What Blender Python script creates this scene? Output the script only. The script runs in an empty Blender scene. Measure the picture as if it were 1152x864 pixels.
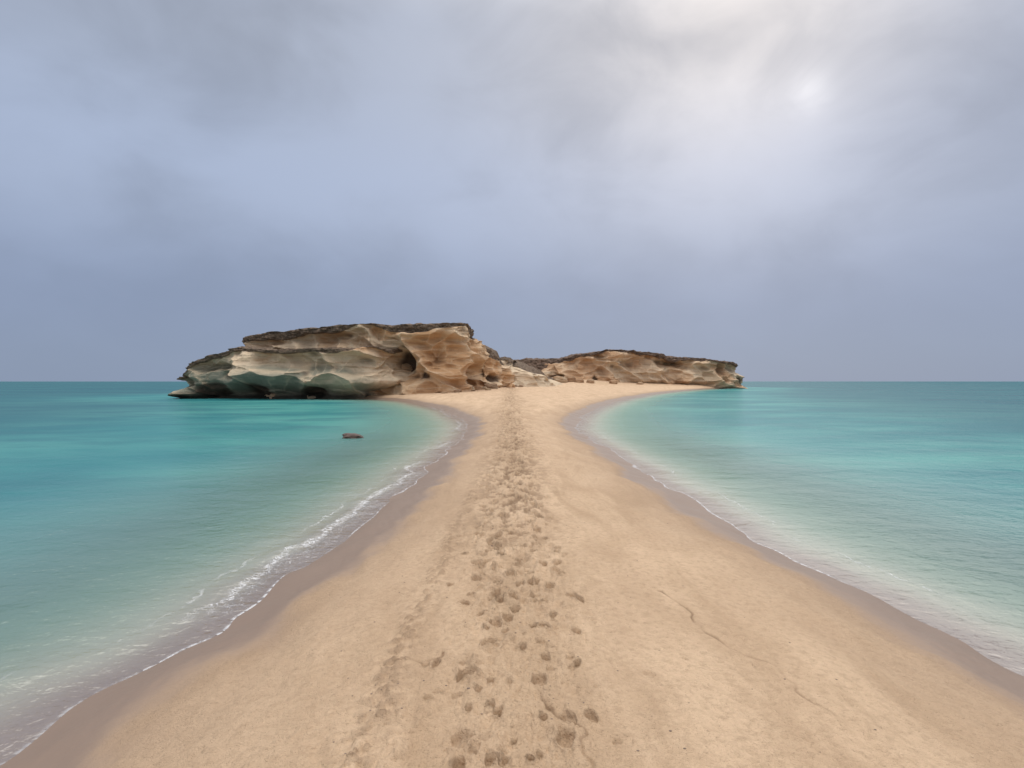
import bpy, math, numpy as np
from mathutils import Vector
rng = np.random.RandomState(7)
CAMZ = 3.0
F = 640.0
def PX(px, Y): return (px-576.0)/F*Y
def PZ(py, Y): return CAMZ - (py-429.0)/F*Y

# ---------------------------------------------------------------- noise
def _h(ix,iy,iz,s):
    h = (ix.astype(np.int64)*374761393 + iy.astype(np.int64)*668265263 + iz.astype(np.int64)*2147483647 + s*1274126177) & 0xffffffff
    h = ((h ^ (h>>13))*1274126177) & 0xffffffff
    h = ((h ^ (h>>16))*2246822519) & 0xffffffff
    h = h ^ (h>>15)
    return (h & 0xffffff)/float(0xffffff)
def vnoise(x,y,z=None,s=0):
    if z is None:
        fx=np.floor(x); fy=np.floor(y); u=x-fx; v=y-fy
        u=u*u*u*(u*(u*6-15)+10); v=v*v*v*(v*(v*6-15)+10)
        z0=np.zeros_like(fx)
        a=_h(fx,fy,z0,s); b=_h(fx+1,fy,z0,s); c=_h(fx,fy+1,z0,s); d=_h(fx+1,fy+1,z0,s)
        return ((a*(1-u)+b*u)*(1-v)+(c*(1-u)+d*u)*v)*2-1
    fx=np.floor(x); fy=np.floor(y); fz=np.floor(z); u=x-fx; v=y-fy; w=z-fz
    u=u*u*u*(u*(u*6-15)+10); v=v*v*v*(v*(v*6-15)+10); w=w*w*w*(w*(w*6-15)+10)
    r=0
    for dz in (0,1):
        a=_h(fx,fy,fz+dz,s); b=_h(fx+1,fy,fz+dz,s); c=_h(fx,fy+1,fz+dz,s); d=_h(fx+1,fy+1,fz+dz,s)
        q=(a*(1-u)+b*u)*(1-v)+(c*(1-u)+d*u)*v
        r=r+q*(w if dz else (1-w))
    return r*2-1
def fbm(x,y,z=None,s=0,o=4,g=0.5):
    r=0;a=1;t=0;f=1.0
    for i in range(o):
        r=r+a*vnoise(x*f+i*17.3,y*f-i*9.1,None if z is None else z*f+i*5.7,s+i); t+=a; a*=g; f*=2.03
    return r/t
def worley(x,y,z,s=0):
    fx=np.floor(x); fy=np.floor(y); fz=np.floor(z)
    F1=np.full(x.shape,9.0); F2=np.full(x.shape,9.0); ID=np.zeros(x.shape)
    for i in (-1,0,1):
        for j in (-1,0,1):
            for k in (-1,0,1):
                cx=fx+i; cy=fy+j; cz=fz+k
                a=_h(cx,cy,cz,s); b=_h(cx,cy,cz,s+11); c=_h(cx,cy,cz,s+23)
                d=np.sqrt((cx+a-x)**2+(cy+b-y)**2+(cz+c-z)**2)
                m=d<F1
                F2=np.where(m,F1,np.minimum(F2,d)); ID=np.where(m,_h(cx,cy,cz,s+37),ID); F1=np.where(m,d,F1)
    return F1,F2,ID
def sstep(a,b,x):
    t=np.clip((x-a)/(b-a),0,1); return t*t*(3-2*t)

# ---------------------------------------------------------------- shoreline
L = [(-60,-110),(-22,-60),(-9,-25),(-5.2,-8),(-4.35,0),(-4.1,3),(-4.05,4.5),(-4.0,5.4),(-3.75,6.3),(-3.35,8.1),(-3.1,11.2),(-3.0,16.6),(-2.75,24),(-2.7,31),
     (-3.6,41.7),(-6.9,58),(-12.2,73.8),(-19.4,91),(-26,97),(-35,103),(-50,112),(-56,122),(-40,140),(-25,165),(-15,200),(0,260),(30,300)]
R = [(70,-110),(26,-60),(11,-25),(6.6,-8),(5.7,0),(5.4,3),(5.3,5.9),(5.17,7.8),(4.83,9.55),(4.6,10.8),(4.4,14.65),(4.35,20),(4.1,31.5),
     (4.8,41.7),(9.1,62),(17.7,91),(39,148),(71,213),(88,240),(98,262),(90,290),(30,300)]
def crom(P,n=8):
    P=np.array(P,float); out=[]
    for i in range(len(P)-1):
        p0=P[max(i-1,0)];p1=P[i];p2=P[i+1];p3=P[min(i+2,len(P)-1)]
        for k in range(n):
            t=k/n
            d=np.linalg.norm(p2-p1)
            m1=(p2-p0)/max(np.linalg.norm(p2-p0),1e-6)*d; m2=(p3-p1)/max(np.linalg.norm(p3-p1),1e-6)*d
            out.append((2*t**3-3*t*t+1)*p1+(t**3-2*t*t+t)*m1+(-2*t**3+3*t*t)*p2+(t**3-t*t)*m2)
    out.append(P[-1]); return np.array(out)
Lc=crom(L,4); Rc=crom(R,4)
def pdist(x,y,P):
    d=np.full(x.shape,1e18)
    for i in range(len(P)-1):
        ax,ay=P[i]; bx,by=P[i+1]; ex=bx-ax; ey=by-ay; l=ex*ex+ey*ey+1e-12
        t=np.clip(((x-ax)*ex+(y-ay)*ey)/l,0,1)
        d=np.minimum(d,(ax+t*ex-x)**2+(ay+t*ey-y)**2)
    return np.sqrt(d)
POLY=np.vstack([Lc,Rc[::-1]])
def inside(x,y):
    c=np.zeros(x.shape,bool); n=len(POLY)
    for i in range(n):
        ax,ay=POLY[i]; bx,by=POLY[(i+1)%n]
        if ay==by: continue
        m=((ay>y)!=(by>y)) & (x<(bx-ax)*(y-ay)/(by-ay)+ax)
        c^=m
    return c
def softmin(a,b,k): 
    m=np.minimum(a,b); return m-k*np.log(np.exp(-(a-m)/k)+np.exp(-(b-m)/k))
def shore(x,y):
    sl=pdist(x,y,Lc); sr=pdist(x,y,Rc); ins=inside(x,y)
    sd=np.where(ins, softmin(sl,sr,0.9), -np.minimum(sl,sr))
    n=0.18*vnoise(x*0.55,y*0.55,s=3)+0.12*vnoise(x*1.5,y*1.5,s=5)
    n=n*np.clip(1-np.abs(sd)/6,0,1)+ np.clip(y/150,0,1)*0.8*vnoise(x*0.12,y*0.12,s=9)
    return sd+n
prints=[]
def PG(px,py,h=0.77):
    Y=F*(CAMZ-h)/(py-429.0); return PX(px,Y),Y
for (px,py,w) in [(549,717,.065),(531,749,.06),(607,760,.065),(552,758,.035),(614,734,.045),(637,826,.07),(519,822,.09),(560,790,.04),(538,768,.035),(641,803,.055),(515,850,.05),
                  (611,800,.03),(563,668,.045),(600,700,.04),(547,700,.03),(612,672,.045),(566,851,.045),(596,846,.03),(575,640,.045),(553,783,.03),(527,786,.03),(560,655,.045),(604,648,.045),(541,680,.04),(622,690,.04),(650,745,.03),(589,725,.03)]:
    X,Y=PG(px,py); prints.append((X,Y,w*0.8,w*1.45 if w<.085 else w,rng.uniform(-.3,.3),rng.uniform(.04,.055)))
for lane,(x0,dens) in enumerate([(-0.40,.30),(-0.14,.28),(0.20,.28),(0.40,.34),(0.04,.36),(-.58,.6),(.55,.8)]):
    y=1.6+rng.rand()
    side=1
    while y<95:
        xx=x0+0.08*side+rng.normal(0,.07)+0.12*math.sin(y*.35+lane*2)
        if y>30: xx+= -0.25*sstep(30,60,y)
        if y>5.8 or rng.rand()<.16:
            w=rng.uniform(.03,.055)*(1+.010*y)
            prints.append((xx,y,w,w*rng.uniform(1.5,2.2),rng.normal(0,.25),rng.uniform(.03,.055)*(1+0.035*y)))
        side*=-1; y+=dens*rng.uniform(.75,1.3)*(1+.01*y)
for i in range(420):
    y=2+50*rng.rand()**1.7; w=rng.uniform(.012,.038)
    prints.append((rng.normal(0.0,.42),y,w,w*rng.uniform(1,1.9),rng.uniform(-1,1),rng.uniform(.008,.022)))
CR=np.array([PG(742,668,.66),PG(770,690,.62),PG(790,716,.62),PG(830,745,.56),PG(872,772,.52),PG(905,810,.52),PG(940,835,.5)])
CR2=np.array([PG(600,760),PG(612,785),PG(632,798),PG(655,812),PG(662,850),PG(668,880)])
CR3=np.array([PG(438,741,.7),PG(447,737,.7),PG(458,737,.7),PG(470,740,.7),PG(482,739,.7),PG(492,738,.7),PG(499,733,.7)])
CR4=np.array([PG(470,740,.7),PG(478,746,.7),PG(488,745,.7),PG(495,740,.7)])

def height(x,y,detail=True):
    sd=shore(x,y)
    A=1.12
    up=A*(1-np.exp(-np.maximum(sd,0)/3.6)) + 0.012*np.maximum(sd-9,0)
    dn=-2.6*(1-np.exp(np.minimum(sd,0)/13.0))
    z=np.where(sd>0,up,dn)
    z=z+ np.where(sd>0,1,0.6)*0.03*np.clip(np.abs(sd)/1.2,0,1)*fbm(x*0.8,y*0.5,s=21,o=3)
    def g(cx,cy,rx,ry,h): return h*np.exp(-((x-cx)/rx)**2-((y-cy)/ry)**2)
    z=z+np.where(sd>0,1,0)*np.clip(sd/6,0,1)*(g(4,195,16,16,2.0)+g(20,222,22,12,2.2)+g(-8,124,6,8,1.2)+g(50,238,30,14,1.6)+0.3*fbm(x*.08,y*.08,s=77,o=3)*sstep(70,140,y))
    tone_shade=np.zeros(x.shape)
    if detail:
        onl=np.clip(sd/1.2,0,1)*(np.hypot(x,y)<130)
        d=0.026*fbm(x*2.6,y*1.6,s=31,o=4)*onl
        d=d+0.020*fbm((x+0.25*y)*3.5,(y)*.7,s=35,o=3)*onl
        d=d+0.008*fbm(x*13,y*11,s=37,o=3)*onl*sstep(-.4,.5,vnoise(x*.7,y*.4,s=38))
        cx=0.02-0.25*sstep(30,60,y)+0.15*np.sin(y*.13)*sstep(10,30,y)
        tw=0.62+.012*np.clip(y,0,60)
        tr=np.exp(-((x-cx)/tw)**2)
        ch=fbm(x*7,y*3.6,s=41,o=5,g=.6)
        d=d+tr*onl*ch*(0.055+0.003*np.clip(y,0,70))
        tone_shade+=tr*onl*sstep(.08,-.25,ch)*sstep(4,12,y)*(1.15-.5*sstep(20,60,y))  # lows of the churned trail: damp sand plus painted occlusion shade
        tone_shade+=0.22*tr*onl*sstep(6,18,y)
        xl=-0.93+0.10*vnoise(y*.5,y*0,s=51)
        cl=np.exp(-((x-xl)/0.17)**2)*sstep(24,11,y)
        n=fbm(x*16,y*14,s=52,o=3)
        d=d+cl*onl*(0.045*np.maximum(n,-.1)+0.006)
        n2=np.maximum(fbm(x*9,y*7,s=55,o=3)-0.10,0)*sstep(-.3,.3,vnoise(x*.9,y*.35,s=56))
        d=d+onl*n2*0.08*np.exp(-((x+.3)/1.3)**2)
        tone_shade+=cl*np.clip(0.30+n,0,1)*0.9
        for C,dep in ((CR,.014),(CR2,.02),(CR3,.02),(CR4,.016)):
            m=(x>C[:,0].min()-.3)&(x<C[:,0].max()+.3)&(y>C[:,1].min()-.2)&(y<C[:,1].max()+.2)
            if m.any():
                xx=x[m]+0.03*vnoise(x[m]*9,y[m]*9,s=61); yy=y[m]+0.03*vnoise(x[m]*9,y[m]*9,s=62)
                q=pdist(xx,yy,C); dd=np.zeros(x.shape); k=np.exp(-(q/.011)**2)*(0.55+0.6*vnoise(xx*5,yy*5,s=63)); dd[m]=-dep*k; d=d+dd
                dk=np.zeros(x.shape); dk[m]=1.1*k; tone_shade=tone_shade+dk
        pd=np.zeros(x.shape)
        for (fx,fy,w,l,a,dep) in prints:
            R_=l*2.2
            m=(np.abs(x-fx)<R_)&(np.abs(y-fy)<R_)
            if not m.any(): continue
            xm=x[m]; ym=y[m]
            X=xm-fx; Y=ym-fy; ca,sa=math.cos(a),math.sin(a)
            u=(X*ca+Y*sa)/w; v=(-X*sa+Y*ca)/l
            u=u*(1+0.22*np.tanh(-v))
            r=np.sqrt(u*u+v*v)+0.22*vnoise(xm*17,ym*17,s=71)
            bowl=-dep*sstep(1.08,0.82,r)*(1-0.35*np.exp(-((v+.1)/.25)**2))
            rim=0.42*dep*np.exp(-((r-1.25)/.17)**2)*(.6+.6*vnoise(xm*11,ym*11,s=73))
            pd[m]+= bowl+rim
            tone_shade[m]=np.maximum(tone_shade[m],(0.34+.012*min(fy,40))*sstep(1.05,.7,r))  # print floors: damp sand plus painted occlusion shade
        d=d+np.clip(pd,-.07-.0012*np.clip(y,0,60),.03)*np.clip(sd/1.0,0,1)
        z=z+d
    return z,sd,tone_shade
def H(x,y):
    return float(height(np.array([float(x)]),np.array([float(y)]),False)[0][0])

# ---------------------------------------------------------------- mesh helper
def grid_mesh(name,V,wrap=True,attrs={},smooth=True):
    nr,nc,_=V.shape
    me=bpy.data.meshes.new(name)
    co=V.reshape(-1,3).astype(np.float32)
    idx=np.arange(nr*nc).reshape(nr,nc)
    if wrap: nxt=np.roll(idx,-1,axis=1); a=idx[:-1];b=nxt[:-1];c=nxt[1:];d=idx[1:]
    else: a=idx[:-1,:-1];b=idx[:-1,1:];c=idx[1:,1:];d=idx[1:,:-1]
    q=np.stack([a,b,c,d],-1).reshape(-1,4).astype(np.int32)
    n=len(q)
    me.vertices.add(len(co)); me.vertices.foreach_set('co',co.ravel())
    me.loops.add(n*4); me.loops.foreach_set('vertex_index',q.ravel())
    me.polygons.add(n); me.polygons.foreach_set('loop_start',np.arange(0,n*4,4,dtype=np.int32))
    try: me.polygons.foreach_set('loop_total',np.full(n,4,dtype=np.int32))
    except Exception: pass
    me.polygons.foreach_set('use_smooth',np.full(n,smooth))
    for k,v in attrs.items():
        at=me.attributes.new(k,'FLOAT','POINT'); at.data.foreach_set('value',v.astype(np.float32).ravel())
    me.update(calc_edges=True)
    ob=bpy.data.objects.new(name,me); bpy.context.collection.objects.link(ob)
    return ob

# ---------------------------------------------------------------- node helper
class NT:
    def __init__(s,nt): s.nt=nt; s.n=nt.nodes; s.l=nt.links
    def node(s,t,**k):
        n=s.n.new(t)
        for a,b in k.items(): setattr(n,a,b)
        return n
    def set(s,sock,v):
        if isinstance(v,bpy.types.NodeSocket): s.l.new(v,sock)
        elif isinstance(v,(tuple,list)) and sock.type=='RGBA' and len(v)==3: sock.default_value=(*v,1)
        else: sock.default_value=v
    def math(s,op,a,b=0.0,c=None,clamp=False):
        n=s.node('ShaderNodeMath',operation=op,use_clamp=clamp); s.set(n.inputs[0],a); s.set(n.inputs[1],b)
        if c is not None: s.set(n.inputs[2],c)
        return n.outputs[0]
    def ss(s,x,a,b,lo=0.0,hi=1.0):
        n=s.node('ShaderNodeMapRange',interpolation_type='SMOOTHSTEP'); s.set(n.inputs[0],x)
        if a>b: a,b,lo,hi=b,a,hi,lo
        n.inputs[1].default_value=a;n.inputs[2].default_value=b;n.inputs[3].default_value=lo;n.inputs[4].default_value=hi
        return n.outputs[0]
    def mix(s,f,a,b,mode='MIX'):
        n=s.node('ShaderNodeMix',data_type='RGBA',blend_type=mode); s.set(n.inputs[0],f); s.set(n.inputs[6],a); s.set(n.inputs[7],b); return n.outputs[2]
    def vmul(s,v,c):
        n=s.node('ShaderNodeVectorMath',operation='MULTIPLY'); s.set(n.inputs[0],v); n.inputs[1].default_value=c; return n.outputs[0]
    def noise(s,v,sc,det=4,rough=.5,dist=0.0):
        n=s.node('ShaderNodeTexNoise'); s.set(n.inputs['Vector'],v); n.inputs['Scale'].default_value=sc; n.inputs['Detail'].default_value=det
        n.inputs['Roughness'].default_value=rough; n.inputs['Distortion'].default_value=dist; return n.outputs[0]
    def attr(s,name): return s.node('ShaderNodeAttribute',attribute_name=name).outputs['Fac']
    def bump(s,h,st,dist,nrm=None):
        n=s.node('ShaderNodeBump'); s.set(n.inputs['Height'],h); s.set(n.inputs['Strength'],st); n.inputs['Distance'].default_value=dist
        if nrm is not None: s.set(n.inputs['Normal'],nrm)
        return n.outputs[0]
def newmat(name):
    m=bpy.data.materials.new(name); m.use_nodes=True; nt=m.node_tree; nt.nodes.clear(); return m,NT(nt)

# ---------------------------------------------------------------- terrain + water sheets
def polar(nf,nb,radii):
    af=np.radians(np.linspace(-60,60,nf)); ab=np.radians(np.linspace(60,300,nb+2)[1:-1])
    A=np.concatenate([af,ab]); Rr=np.array(radii)[:,None]
    return np.sin(A)[None,:]*Rr, np.cos(A)[None,:]*Rr
def lg(a,b,n): return list(np.exp(np.linspace(math.log(a),math.log(b),n,endpoint=False)))
radii=[.02]+lg(.5,2.4,30)+lg(2.4,9,520)+lg(9,60,360)+lg(60,330,140)+lg(330,14000,20)+[14000]
x,y=polar(1250,90,radii)
z,sd,tone_shade=height(x.ravel(),y.ravel())
z=z.reshape(x.shape); sd=sd.reshape(x.shape); tone_shade=tone_shade.reshape(x.shape)
sand=grid_mesh('sand_spit_ground',np.stack([x,y,z],-1)[:, ::-1],True,{'sd':sd[:, ::-1],'tone_shade':tone_shade[:, ::-1]})
radii=[.02]+lg(1,3,12)+lg(3,14,240)+lg(14,70,200)+lg(70,330,90)+lg(330,14000,30)+[14000]
x,y=polar(560,60,radii)
z,sd,_=height(x.ravel(),y.ravel(),False)
z=z.reshape(x.shape); sd=sd.reshape(x.shape)
wz=0.008*fbm(x*0.9,y*1.5,s=91,o=3)*sstep(0.2,-1.5,sd)*(np.hypot(x,y)<60)
brk=sstep(-.1,.6,vnoise(x*.35,y*.22,s=93))*np.where(x<0,.9,.25)
wz=wz+0.03*brk*np.exp(-((sd+0.75+0.18*vnoise(x*.8,y*.5,s=94))/0.16)**2)*(np.hypot(x,y)<120)
water=grid_mesh('sea_water',np.stack([x,y,wz],-1)[:, ::-1],True,{'sd':sd[:, ::-1],'depth':(wz-z)[:, ::-1],'brk':brk[:, ::-1]})

# sand material
m,N=newmat('sand'); geo=N.node('ShaderNodeNewGeometry'); P=geo.outputs['Position']
sep=N.node('ShaderNodeSeparateXYZ'); N.l.new(P,sep.inputs[0]); Z=sep.outputs[2]
n1=N.noise(N.vmul(P,(1,.5,1)),1.1,5,.6); n2=N.noise(P,14,4,.6); n3=N.noise(P,160,2,.6); n4=N.noise(N.vmul(P,(1.3,.35,1)),.8,5,.65,.8)
zw=N.math('ADD',Z,N.math('MULTIPLY',N.math('SUBTRACT',n1,.5),.18))
wet=N.ss(zw,.36,.20)
damp=N.ss(zw,.72,.25)
dry=N.mix(N.ss(n1,.3,.7),(.68,.49,.33),(.57,.40,.265))
dry=N.mix(N.ss(n4,.42,.68,0,.7),dry,(.46,.315,.20))
dry=N.mix(N.ss(n2,.40,.75,0,.5),dry,(.40,.275,.175))
dry=N.mix(N.ss(n3,.58,.70,0,.5),dry,(.23,.16,.105))
dry=N.mix(N.math('MULTIPLY',N.attr('tone_shade'),.68,clamp=True),dry,(.245,.16,.10))  # darker sand tone, with shade of prints and trail painted in
col=N.mix(N.math('MULTIPLY',damp,.65),dry,(.38,.265,.18))
col=N.mix(wet,col,(.23,.16,.118))
under=N.ss(Z,-.02,-.3); col=N.mix(under,col,(.42,.36,.28))
b=N.node('ShaderNodeBsdfPrincipled'); N.l.new(col,b.inputs['Base Color'])
N.set(b.inputs['Roughness'],N.ss(wet,0,1,.95,.5)); N.set(b.inputs['Specular IOR Level'],N.ss(wet,0,1,.1,.35))
bm=N.bump(n2,N.ss(wet,0,1,1,.05),.036); bm=N.bump(n3,N.ss(wet,0,1,1,.1),.006,bm); bm=N.bump(N.noise(P,45,3,.6),N.ss(wet,0,1,1,.05),.015,bm); N.l.new(bm,b.inputs['Normal'])
o=N.node('ShaderNodeOutputMaterial'); N.l.new(b.outputs[0],o.inputs[0]); sand.data.materials.append(m)

# water material
m,N=newmat('sea_water'); geo=N.node('ShaderNodeNewGeometry'); P=geo.outputs['Position']
dep=N.attr('depth'); sdn=N.attr('sd'); brkn=N.attr('brk')
big=N.noise(N.vmul(P,(.6,1,1)),.045,4,.6,.4); mid=N.noise(N.vmul(P,(.5,1,1)),.22,4,.55)
deep=N.mix(N.ss(big,.38,.62),(.034,.205,.22),(.090,.33,.30))
deep=N.mix(N.ss(mid,.45,.68,0,.6),deep,(.034,.165,.19))
deep=N.mix(N.ss(dep,2.0,2.58,0,.78),deep,(.024,.112,.145))
shal=N.mix(N.ss(dep,.1,1.6),(.27,.43,.37),deep)
diff=N.node('ShaderNodeBsdfDiffuse'); 
tr=N.node('ShaderNodeBsdfTransparent')
tint=N.mix(N.ss(dep,0,.8),(1,1,1),(.62,.92,.87)); N.l.new(tint,tr.inputs[0])
N.l.new(shal,diff.inputs[0])
body=N.node('ShaderNodeMixShader'); N.set(body.inputs[0],N.ss(dep,.04,1.4,.03,.97)); N.l.new(tr.outputs[0],body.inputs[1]); N.l.new(diff.outputs[0],body.inputs[2])
w1=N.noise(N.vmul(P,(.75,1,1)),1.6,3,.55,.3); w2=N.noise(N.vmul(P,(.8,1,1)),6.5,3,.6,.3); w3=N.noise(N.vmul(P,(.5,1,1)),.25,3,.5)
bm=N.bump(w3,.4,.35); bm=N.bump(w1,.6,.09,bm); bm=N.bump(w2,.7,.04,bm)
N.l.new(bm,diff.inputs['Normal'])
gl=N.node('ShaderNodeBsdfGlossy'); gl.inputs['Roughness'].default_value=.10; N.l.new(bm,gl.inputs['Normal'])
fr=N.node('ShaderNodeFresnel'); fr.inputs[0].default_value=1.33; N.l.new(bm,fr.inputs['Normal'])
fac=N.math('MINIMUM',fr.outputs[0],.27)
surf=N.node('ShaderNodeMixShader'); N.set(surf.inputs[0],fac); N.l.new(body.outputs[0],surf.inputs[1]); N.l.new(gl.outputs[0],surf.inputs[2])
# foam
fn=N.noise(P,1.7,4,.6); fl=N.noise(P,9,4,.65,.6); fn3=N.noise(P,.5,2,.5)
vor=N.node('ShaderNodeTexVoronoi',feature='DISTANCE_TO_EDGE'); 
wv=N.node('ShaderNodeTexNoise'); N.l.new(P,wv.inputs['Vector']); wv.inputs['Scale'].default_value=5
wa=N.node('ShaderNodeVectorMath',operation='MULTIPLY_ADD'); N.l.new(wv.outputs['Color'],wa.inputs[0]); wa.inputs[1].default_value=(.25,.25,.25); N.l.new(P,wa.inputs[2])
N.l.new(wa.outputs[0],vor.inputs['Vector']); vor.inputs['Scale'].default_value=12
lace=N.ss(N.math('ADD',vor.outputs[0],N.math('MULTIPLY',N.math('SUBTRACT',fl,.45),.5)),.10,.0)
s1=N.math('ADD',sdn,N.math('MULTIPLY',N.math('SUBTRACT',fn,.5),.6))
def band(c,w):
    q=N.math('ABSOLUTE',N.math('ADD',s1,c)); return N.ss(q,w,w*.2)
edge=N.math('MULTIPLY',N.ss(dep,.012,.002),N.ss(fl,.42,.58))
edge=N.math('MULTIPLY',edge,N.ss(fn3,.35,.55))
wave=N.math('MULTIPLY',N.math('MULTIPLY',band(.55,.11),N.ss(brkn,.35,.85)),N.math('MAXIMUM',lace,N.ss(fl,.50,.62)))
wave2=N.math('MULTIPLY',N.math('MULTIPLY',band(.32,.24),N.ss(brkn,.3,.95)),lace)
line=N.math('MULTIPLY',N.math('MULTIPLY',band(1.0,.035),N.ss(fn3,.44,.56)),N.ss(fl,.42,.55))
foam=N.math('MAXIMUM',N.math('MAXIMUM',edge,wave),N.math('MAXIMUM',N.math('MULTIPLY',wave2,.45),N.math('MULTIPLY',line,.5)))
fd=N.node('ShaderNodeBsdfDiffuse'); fd.inputs[0].default_value=(.74,.74,.76,1)
fin=N.node('ShaderNodeMixShader'); N.set(fin.inputs[0],N.math('MULTIPLY',foam,.7)); N.l.new(surf.outputs[0],fin.inputs[1]); N.l.new(fd.outputs[0],fin.inputs[2])
o=N.node('ShaderNodeOutputMaterial'); N.l.new(fin.outputs[0],o.inputs[0]); water.data.materials.append(m)

# ---------------------------------------------------------------- rock material
def rockmat(name,cream,orange,grey,capc,sc=1.0):
    m,N=newmat(name); geo=N.node('ShaderNodeNewGeometry'); P=geo.outputs['Position']
    cap=N.attr('cap'); cav_shade=N.attr('cav_shade'); tone=N.attr('tone'); gr=N.attr('grey'); rid=N.attr('ridge')
    a=N.noise(N.vmul(P,(.6,.6,1.3)),.22*sc,4,.6,.6); bnd=N.noise(N.vmul(P,(.10,.10,1.6)),.9*sc,5,.65,.3); f=N.noise(P,2.2*sc,6,.7)
    t=N.math('ADD',tone,N.math('MULTIPLY',N.math('SUBTRACT',a,.5),1.6))
    c=N.mix(N.ss(t,.2,.8),cream,orange)
    c=N.mix(N.ss(bnd,.48,.66,0,.5),c,(orange[0]*.6,orange[1]*.54,orange[2]*.52))
    c=N.mix(N.ss(bnd,.47,.32,0,.45),c,(cream[0]*1.2,cream[1]*1.2,cream[2]*1.22))
    g=N.math('ADD',gr,N.math('MULTIPLY',N.math('SUBTRACT',a,.5),.9))
    c=N.mix(N.ss(g,.35,.8,0,.9),c,grey)
    c=N.mix(N.math('MULTIPLY',rid,.6,clamp=True),c,(cream[0]*1.25,cream[1]*1.2,cream[2]*1.15))
    c=N.mix(N.ss(f,.55,.75,0,.5),c,(.18,.125,.09))
    c=N.mix(N.math('MULTIPLY',cav_shade,.9,clamp=True),c,(.08,.05,.036))  # hollows and caves darkened: occlusion shade painted into the rock colour
    cc=N.mix(N.ss(f,.35,.65),capc,(capc[0]*2.6,capc[1]*2.5,capc[2]*2.4))
    cn=N.math('ADD',cap,N.math('MULTIPLY',N.math('SUBTRACT',f,.5),.8))
    c=N.mix(N.ss(cn,.35,.65),c,cc)
    sp=N.node('ShaderNodeSeparateXYZ'); N.l.new(P,sp.inputs[0])
    low_dark=N.ss(N.math('ADD',sp.outputs[2],N.math('MULTIPLY',N.math('SUBTRACT',a,.5),1.2)),1.3,.4)
    c=N.mix(N.math('MULTIPLY',N.math('MULTIPLY',low_dark,gr),.9,clamp=True),c,(.035,.035,.03))  # darker towards the water where the rock is grey
    b=N.node('ShaderNodeBsdfPrincipled'); N.l.new(c,b.inputs['Base Color']); b.inputs['Roughness'].default_value=.92; b.inputs['Specular IOR Level'].default_value=.15
    bm=N.bump(f,.9,.4/sc); bm=N.bump(bnd,.7,.5/sc,bm); bm=N.bump(N.noise(P,8*sc,4,.7),.7,.1/sc,bm); N.l.new(bm,b.inputs['Normal'])
    o=N.node('ShaderNodeOutputMaterial'); N.l.new(b.outputs[0],o.inputs[0]); return m
CREAM=(.60,.475,.34); ORG=(.56,.33,.175); GREY=(.25,.25,.195); CAP=(.10,.074,.055)
mat_rock=rockmat('sandstone',CREAM,ORG,GREY,CAP)
mat_far=rockmat('sandstone_far',(.60,.465,.33),(.54,.33,.19),GREY,(.09,.063,.048),.5)

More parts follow.
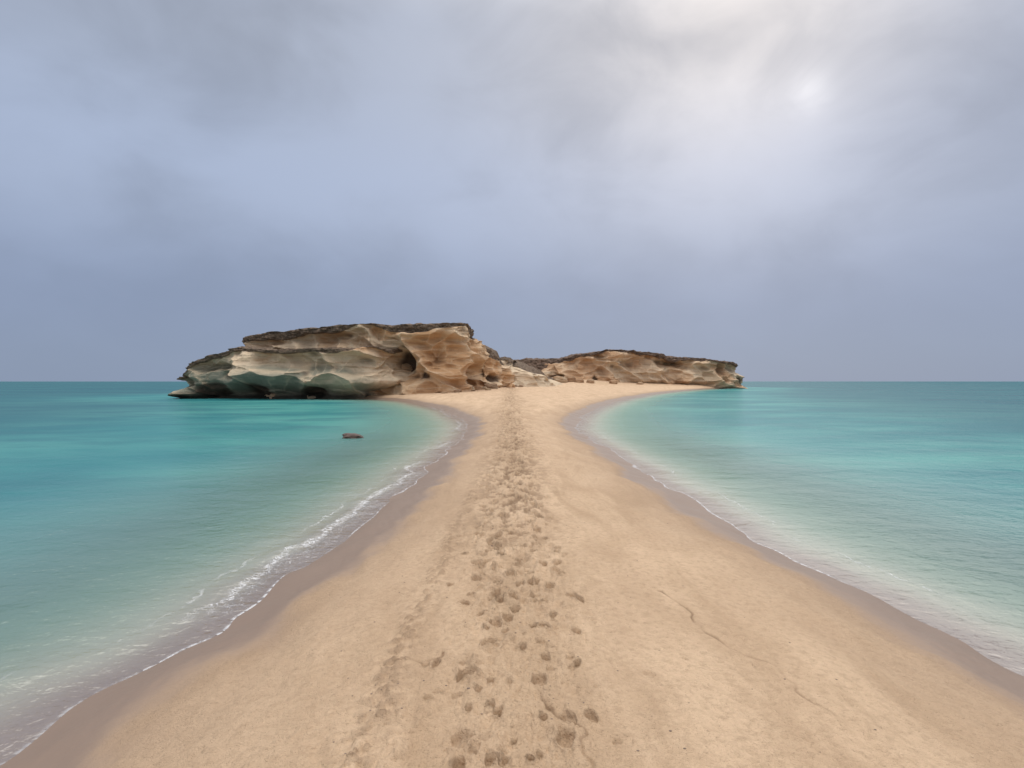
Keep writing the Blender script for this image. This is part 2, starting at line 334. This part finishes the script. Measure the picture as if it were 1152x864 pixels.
def resample(P,n):
    P=np.vstack([P,P[:1]]); d=np.r_[0,np.cumsum(np.linalg.norm(np.diff(P,axis=0),axis=1))]
    t=np.linspace(0,d[-1],n,endpoint=False)
    return np.stack([np.interp(t,d,P[:,0]),np.interp(t,d,P[:,1])],1)
def make_rock(name,loop,topx,topz,base,prof,nu,nv,cell,amp,seed,tonef,greyf,capt,capover=.5,mat=None,core=(.7,.0),dome=0.6,caves=(),tilt=.35,zr=.6,deep=1.0):
    lp=np.array(loop,float); c=crom(np.vstack([lp,lp[:1]]),8)[:-1]
    pl=resample(c,nu)
    k=max(3,nu//60)
    ker=np.hanning(2*k+3)[1:-1]; ker/=ker.sum()
    def sm(a): return np.convolve(np.r_[a[-len(ker):],a,a[:len(ker)]],ker,'same')[len(ker):-len(ker)]
    tx=sm(np.roll(pl[:,0],-1)-np.roll(pl[:,0],1)); ty=sm(np.roll(pl[:,1],-1)-np.roll(pl[:,1],1)); l=np.hypot(tx,ty)
    nx=ty/l; ny=-tx/l
    top=np.interp(pl[:,0],topx,topz)+0.6*fbm(pl[:,0]*.25,pl[:,1]*.25,s=seed,o=5)*cell/8
    t=np.linspace(0,1,nv)[:,None]
    zz=base+t*(top[None,:]-base)
    td=np.clip(t+0.13*fbm(pl[:,0]*.07,pl[:,1]*.07,s=seed+60,o=2)[None,:]*np.sin(np.pi*t),0,1)
    off=np.interp(td.ravel(),[p[0] for p in prof],[p[1] for p in prof]).reshape(td.shape)
    kk=np.ones(9)/9
    off=np.apply_along_axis(lambda a:np.convolve(np.r_[[a[0]]*5,a,[a[-1]]*5],kk,'same')[5:-5],0,off)
    X=pl[None,:,0]+nx*off; Y=pl[None,:,1]+ny*off
    wx=X+3.4*cell/8*fbm(X/cell*1.1,Y/cell*1.1,zz/cell*1.6,s=seed+1,o=3); wz_=zz+2.4*cell/8*fbm(X/cell,Y/cell,zz/cell*2,s=seed+2,o=3)
    F1,F2,ID=worley(wx/cell+wz_*tilt/cell*2,Y/cell*.7,wz_/(cell*zr),seed+3)
    bowl=np.clip(F1,0,1.1)**1.7
    G1,G2,ID2=worley((wx)/(cell*.42)+wz_*.5/cell,Y/(cell*.42)*.7,wz_/(cell*.27),seed+5)
    bowl2=np.clip(G1,0,1.1)**1.6
    K1,K2,ID3=worley(wx/(cell*.16),Y/(cell*.16),wz_/(cell*.09),seed+6)
    ct=capt+0.10*fbm(pl[:,0]*.12,pl[:,1]*.12,s=seed+8,o=3)[None,:]
    capm=sstep(-.015,.015,t-ct)
    face=(1-capm)
    fade=sstep(1.0,.8,t)*.4+.6
    d=amp*deep*(bowl*4.8-1.9)*face*fade + amp*1.15*(bowl2*1.8-.7)*face*sstep(.1,.5,ID)+amp*.22*(K1**1.5-.3)*face*sstep(.5,.8,ID2) 
    d=d+amp*.8*fbm(X/cell*.5,Y/cell*.5,zz/cell*.7,s=seed+9,o=3)
    d=d+amp*.12*fbm(X/cell*5,Y/cell*5,zz/cell*8,s=seed+10,o=4)
    strat=fbm(X/cell*.4,Y/cell*.4,zz/cell*7+X*.02,s=seed+12,o=3)
    d=d+amp*.38*strat*face
    crag=worley(X/(cell*.22),Y/(cell*.22),zz/(cell*.09),seed+14)
    d=d+capm*(capover+amp*.4*(crag[2]-.5)+amp*.3*fbm(X,Y,zz*4,s=seed+15,o=3))
    ridge=sstep(.16,.02,F2-F1)*face*.8+sstep(.10,.0,G2-G1)*face*.4
    cav_shade=np.clip(sstep(.36,.08,F1)*sstep(.5,.85,ID)*.6+sstep(.38,.1,G1)*sstep(.55,.9,ID2)*.7,0,1)*face  # mask for painted occlusion shade at the hollow centres
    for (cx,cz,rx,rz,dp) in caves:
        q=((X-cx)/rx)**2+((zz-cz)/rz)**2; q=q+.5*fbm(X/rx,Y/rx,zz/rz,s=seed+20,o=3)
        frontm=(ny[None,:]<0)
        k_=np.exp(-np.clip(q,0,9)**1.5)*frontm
        d=d-dp*k_; cav_shade=np.maximum(cav_shade,sstep(.35,.85,k_))
    X2=X+nx*d; Y2=Y+ny*d
    Z2=zz+ face*0.3*amp*fbm(X/cell*1.5,Y/cell*1.5,zz/cell*1.5,s=seed+16,o=2)*np.sin(np.pi*t)
    ns=26; ex,ey=X2[-1],Y2[-1]; cx,cy=pl.mean(0)
    tx_=cx+(ex-cx)*core[0]; ty_=cy+(ey-cy)*core[1]
    s=np.linspace(0,1,ns+1)[1:,None]**1.3
    TX=ex+(tx_-ex)*s; TY=ey+(ty_-ey)*s
    rimz=np.interp(TX.ravel(),topx,topz).reshape(TX.shape)
    TZ=Z2[-1]*(1-sstep(0,.5,s))+rimz*sstep(0,.5,s)+dome*sstep(0,1,s)+0.5*cell/8*fbm(TX*.5,TY*.5,s=seed+17,o=4)*sstep(0,.15,s)
    X3=np.vstack([X2,TX]);Y3=np.vstack([Y2,TY]);Z3=np.vstack([Z2,TZ])
    one=np.ones_like(TX)
    cap=np.vstack([capm*np.ones_like(X2),one]); cav_shade=np.vstack([cav_shade,0*one]); ridge=np.vstack([ridge,0*one])
    V=np.stack([X3,Y3,Z3],-1)
    tone=tonef(X3,Y3,Z3)+np.vstack([(ID-.5)*.7,0*one]); grey=greyf(X3,Y3,Z3)
    ob=grid_mesh(name,V,True,{'cap':cap,'cav_shade':cav_shade,'tone':tone,'grey':grey,'ridge':ridge})
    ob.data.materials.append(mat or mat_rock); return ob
def parent(name,obs):
    e=bpy.data.objects.new(name,None); bpy.context.collection.objects.link(e)
    for o in obs: o.parent=e
    return e

def P2(px,Y): return (PX(px,Y),Y)
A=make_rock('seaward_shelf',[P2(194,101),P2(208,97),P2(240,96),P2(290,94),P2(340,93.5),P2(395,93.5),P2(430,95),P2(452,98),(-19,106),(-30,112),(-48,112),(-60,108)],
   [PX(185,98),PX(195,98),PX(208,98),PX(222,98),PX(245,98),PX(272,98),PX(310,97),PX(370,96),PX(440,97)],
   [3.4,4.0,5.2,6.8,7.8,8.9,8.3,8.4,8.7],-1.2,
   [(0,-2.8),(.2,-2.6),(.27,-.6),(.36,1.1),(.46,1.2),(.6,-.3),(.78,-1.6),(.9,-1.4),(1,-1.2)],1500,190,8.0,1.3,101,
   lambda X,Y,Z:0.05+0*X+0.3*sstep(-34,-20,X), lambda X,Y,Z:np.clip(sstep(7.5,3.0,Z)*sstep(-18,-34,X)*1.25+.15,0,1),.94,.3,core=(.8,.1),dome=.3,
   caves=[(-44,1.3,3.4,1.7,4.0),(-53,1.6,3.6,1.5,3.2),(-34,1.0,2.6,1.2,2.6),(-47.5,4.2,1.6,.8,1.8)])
B=make_rock('upper_mesa',[P2(276,103),P2(310,101.5),P2(360,100),P2(405,98.5),P2(440,99),P2(458,98.5),P2(480,97.5),P2(505,98.5),P2(518,101),(-8.8,107),(-9.5,116),(-18,124),(-36,122),(-47,114)],
   [PX(268,103),PX(280,102),PX(330,100),PX(420,98),PX(520,98)],[10.2,11.3,12.2,12.7,13.1],-.6,
   [(0,.6),(.12,.1),(.3,-.6),(.45,.3),(.6,.9),(.72,.5),(.84,-.5),(.9,.0),(1,.3)],1300,190,7.0,1.3,205,
   lambda X,Y,Z:0.28+.55*sstep(-26,-16,X), lambda X,Y,Z:0*X,.92,.5,core=(.75,.1),dome=.3,caves=[(PX(452,98),6.2,1.6,2.0,4.0),(PX(478,98),3.8,1.0,.7,1.2)],zr=.95)
parent('sandstone_headland',[A,B])
C=make_rock('rock_mass',[P2(520,124),P2(533,120),P2(548,119),P2(560,124),P2(568,132),(-3,142),(-12,144)],
   [PX(522,125),PX(545,125),PX(558,125),PX(568,130)],[10.6,10.4,9.6,7.0],.2,[(0,1.6),(.2,.9),(.5,0),(.8,-.8),(1,-1.2)],500,120,5.5,.9,309,
   lambda X,Y,Z:0.75+0*X, lambda X,Y,Z:0*X,.78,.4,core=(.4,.2),dome=.6,caves=[(PX(543,121),5.0,1.4,1.2,2.2),(PX(556,122),3.4,1.1,.9,2)])
C2=make_rock('slab',[P2(556,166),P2(572,158),P2(592,160),P2(612,168),P2(622,182),(16,200),(2,206),(-8,190)],
   [PX(556,165),PX(568,165),PX(585,165),PX(605,168),PX(622,172)],[10.2,9.2,7.8,6.2,4.2],.5,[(0,3.0),(.3,1.8),(.6,0),(.85,-2.0),(1,-3.5)],600,110,8,.9,333,
   lambda X,Y,Z:0.1+0*X, lambda X,Y,Z:0*X,.9,.2,core=(.4,.2),dome=1.2,caves=[(PX(574,160),3.4,1.3,1.0,1.6)])
parent('sandstone_outcrop',[C,C2])
E=make_rock('cliff',[P2(612,232),P2(640,226),P2(675,222),P2(700,224),P2(735,226),P2(775,228),P2(812,232),P2(831,240),(100,256),(92,276),(60,284),(25,280),(12,255)],
   [PX(600,230),PX(625,230),PX(645,230),PX(690,228),PX(725,228),PX(770,230),PX(825,238),PX(842,245)],
   [10.5,11.2,13.6,15.6,15.0,12.6,11.2,9.6],-.8,
   [(0,-1.2),(.12,-.8),(.25,1.6),(.45,1.0),(.65,-1.2),(.82,-2.2),(.9,-1.4),(1,-2)],1500,150,13,2.0,411,
   lambda X,Y,Z:0.2+.3*sstep(70,40,X), lambda X,Y,Z:.3*sstep(75,95,X),.90,.5,mat=mat_far,core=(.7,.1),dome=.6,zr=.75,
   caves=[(PX(628,228),4.5,4,1.5,4),(PX(668,222),3.8,1.5,1.6,3),(PX(838,238),3.0,3.0,2.0,2.0)])
F_=make_rock('back_hill',[(-3,236),(10,232),(26,236),(34,250),(20,268),(0,262)],[-5,5,15,34],[10.5,12.0,11.8,12.5],0,
   [(0,6),(.4,3),(.8,0),(1,-2)],400,60,12,1.5,511,lambda X,Y,Z:0.5+0*X,lambda X,Y,Z:0*X,.6,.2,mat=mat_far,core=(.3,.2),dome=.8)
parent('far_headland',[E,F_])

# ---------------------------------------------------------------- boulders
def boulder(name,x,y,s,zs=.6,seed=0,mat=None,zoff=0,tone=.6,cap=.2,base=None):
    n=40; th=np.linspace(0,2*np.pi,n*2,endpoint=False)[None,:]; ph=np.linspace(0.001,np.pi-.001,n)[:,None]
    X=np.sin(ph)*np.cos(th);Y=np.sin(ph)*np.sin(th);Zz=np.cos(ph)*np.ones_like(th)
    F1,F2,ID=worley(X*1.3+seed,Y*1.3,Zz*1.3,seed)
    r=1+.38*(F1-.5)+.25*fbm(X*1.6+seed,Y*1.6,Zz*1.6,s=seed,o=4)+.06*fbm(X*8,Y*8,Zz*8,s=seed,o=3)
    sq=(np.abs(X)**3+np.abs(Y)**3+np.abs(Zz)**3)**(-1/3.)
    r=r*sq
    b=H(x,y) if base is None else base
    V=np.stack([x+X*r*s,y+Y*r*s*.8,b+zoff+Zz*r*s*zs],-1)
    o=np.ones_like(X)
    ob=grid_mesh(name,V[:, ::-1],True,{'cap':o*cap,'cav_shade':o*0,'tone':o*tone,'grey':o*0,'ridge':o*0})
    ob.data.materials.append(mat or mat_boul); return ob
mat_boul=rockmat('boulder_sandstone',(.45,.35,.24),(.36,.22,.13),GREY,(.09,.062,.045),2.5)
specs=[(536,110,.9),(544,112,.7),(552,116,1.3),(528,106,1.0),(522,103,.7),(560,128,1.4),(568,135,1.0),(549,108,.5),(515,97,.6),(500,94,.45),
       (604,205,2.4),(616,210,2.0),(628,212,3.0),(640,214,2.2),(652,212,1.6),(596,165,.9),(664,212,1.4),(586,150,.6),(572,150,.9),(579,156,.8),(690,215,1.5),(720,219,1.2)]
for i,(px,Y,s) in enumerate(specs):
    boulder('boulder',PX(px,Y),Y,s,rng.uniform(.5,.8),i*3+1,tone=rng.uniform(.3,1),cap=rng.choice([.1,.3,.5]),zoff=s*.15)
m,N=newmat('wet_dark_rock'); P=N.node('ShaderNodeNewGeometry').outputs['Position']; f=N.noise(P,6,5,.7)
b=N.node('ShaderNodeBsdfPrincipled'); N.l.new(N.mix(f,(.04,.026,.022),(.15,.09,.07)),b.inputs['Base Color']); b.inputs['Roughness'].default_value=.6
N.l.new(N.bump(f,.8,.05),b.inputs['Normal']); o=N.node('ShaderNodeOutputMaterial'); N.l.new(b.outputs[0],o.inputs[0])
boulder('rock_in_water',PX(395,30),30.2,.50,.40,78,mat=m,base=.02)

# ---------------------------------------------------------------- pebbles
import bmesh
def pebbles():
    bm=bmesh.new()
    xs=[];ys=[]
    while len(xs)<260:
        y_=2.6+22*rng.rand()**2.2; x_=rng.normal(0.2,1.3)
        if abs(x_-.5)<3: xs.append(x_); ys.append(y_)
    zs=height(np.array(xs),np.array(ys))[0]
    for x_,y_,zz in zip(xs,ys,zs):
        s=rng.uniform(.003,.008)
        if rng.rand()<.04: s*=1.8
        r=bmesh.ops.create_icosphere(bm,subdivisions=1,radius=1)
        for v in r['verts']:
            v.co=Vector((x_+v.co.x*s*1.3*(1+.2*rng.rand()),y_+v.co.y*s,zz+s*.2+v.co.z*s*.6))
    me=bpy.data.meshes.new('pebbles'); bm.to_mesh(me); bm.free()
    ob=bpy.data.objects.new('pebbles',me); bpy.context.collection.objects.link(ob); return ob
pb=pebbles()
m,N=newmat('dark_debris'); P=N.node('ShaderNodeNewGeometry').outputs['Position']
b=N.node('ShaderNodeBsdfPrincipled'); N.l.new(N.mix(N.noise(P,8,2),(.10,.07,.05),(.28,.2,.15)),b.inputs['Base Color']); b.inputs['Roughness'].default_value=.8
o=N.node('ShaderNodeOutputMaterial'); N.l.new(b.outputs[0],o.inputs[0]); pb.data.materials.append(m)

# ---------------------------------------------------------------- sky
SUN_EL=math.radians(33); SUN_AZ=math.radians(21)
sdv=Vector((math.sin(SUN_AZ)*math.cos(SUN_EL),math.cos(SUN_AZ)*math.cos(SUN_EL),math.sin(SUN_EL)))
w=bpy.data.worlds.new('World'); bpy.context.scene.world=w; w.use_nodes=True; w.node_tree.nodes.clear(); N=NT(w.node_tree)
tc=N.node('ShaderNodeTexCoord'); nm=N.node('ShaderNodeVectorMath',operation='NORMALIZE'); N.l.new(tc.outputs['Generated'],nm.inputs[0]); D=nm.outputs[0]
sp=N.node('ShaderNodeSeparateXYZ'); N.l.new(D,sp.inputs[0])
zc=N.math('MAXIMUM',sp.outputs[2],0.0)
cr=N.node('ShaderNodeValToRGB'); N.l.new(zc,cr.inputs[0]); e=cr.color_ramp; e.interpolation='EASE'
stops=[(0,(.27,.335,.465)),(.12,(.275,.34,.485)),(.30,(.335,.40,.54)),(.52,(.34,.39,.495)),(.75,(1.25,1.26,1.28)),(1,(2.8,2.8,2.75))]
e.elements[0].position=0;e.elements[0].color=(*stops[0][1],1);e.elements[1].position=1;e.elements[1].color=(*stops[-1][1],1)
for p_,c_ in stops[1:-1]:
    k=e.elements.new(p_); k.color=(*c_,1)
base=cr.outputs[0]
mp=N.vmul(D,(1,1,1.6))
c1=N.noise(mp,1.9,4,.45,.3); c2=N.noise(mp,4.8,5,.55,.4)
cl=N.math('ADD',N.math('MULTIPLY',c1,.68),N.math('MULTIPLY',c2,.32))
amt=N.ss(zc,.03,.35,.2,1)
k=N.ss(cl,.34,.66,.84,1.22)
k=N.math('ADD',1.0,N.math('MULTIPLY',N.math('SUBTRACT',k,1.0),amt))
base=N.mix(1.0,base,k,'MULTIPLY')
def dotp(v):
    n=N.node('ShaderNodeVectorMath',operation='DOT_PRODUCT'); N.l.new(D,n.inputs[0]); n.inputs[1].default_value=v; return N.math('MAXIMUM',n.outputs['Value'],0.0)
ds=dotp(sdv)
g1=N.math('MULTIPLY',N.math('POWER',ds,6.0),.5); g2=N.math('MULTIPLY',N.math('POWER',ds,34.0),N.ss(cl,.38,.62,.3,1.3))
s2=Vector((334,640,325)).normalized(); g3=N.math('MULTIPLY',N.math('POWER',dotp(s2),2600.0),N.ss(c2,.35,.6,.25,.9))
def addc(b_,f,c):
    q=N.mix(1.0,c,f,'MULTIPLY'); return N.mix(1.0,b_,q,'ADD')
base=addc(base,g1,(.26,.205,.15)); base=addc(base,g2,(.30,.24,.16)); base=addc(base,g3,(.28,.27,.26))
back_fill=N.ss(sp.outputs[1],.1,-.8,0,1); base=addc(base,back_fill,(.42,.38,.33))  # unseen sky behind camera brightened, warm fill added for the rock faces
sky=N.node('ShaderNodeTexSky',sky_type='NISHITA'); sky.sun_disc=False; sky.sun_elevation=SUN_EL; sky.sun_rotation=SUN_AZ
skyc=N.mix(1.0,sky.outputs[0],(.05,.05,.05),'MULTIPLY')
tot=N.mix(.04,base,skyc)
bg=N.node('ShaderNodeBackground'); N.l.new(tot,bg.inputs[0]); bg.inputs[1].default_value=1.0
o=N.node('ShaderNodeOutputWorld'); N.l.new(bg.outputs[0],o.inputs[0])

sl=bpy.data.lights.new('sun','SUN'); sl.energy=0.5; sl.angle=math.radians(64); sl.color=(1,.95,.88)
so=bpy.data.objects.new('sun',sl); bpy.context.collection.objects.link(so); so.rotation_euler=(-sdv).to_track_quat('-Z','Y').to_euler()

cam=bpy.data.cameras.new('camera'); cam.lens=20; cam.sensor_width=36; cam.clip_end=40000; cam.clip_start=.05
co=bpy.data.objects.new('camera',cam); bpy.context.collection.objects.link(co); co.location=(0,0,CAMZ); co.rotation_euler=(math.radians(90)-math.atan(3/640),0,0)
bpy.context.scene.camera=co
sc=bpy.context.scene; sc.view_settings.view_transform='Standard'; sc.view_settings.look='None'; sc.view_settings.exposure=0
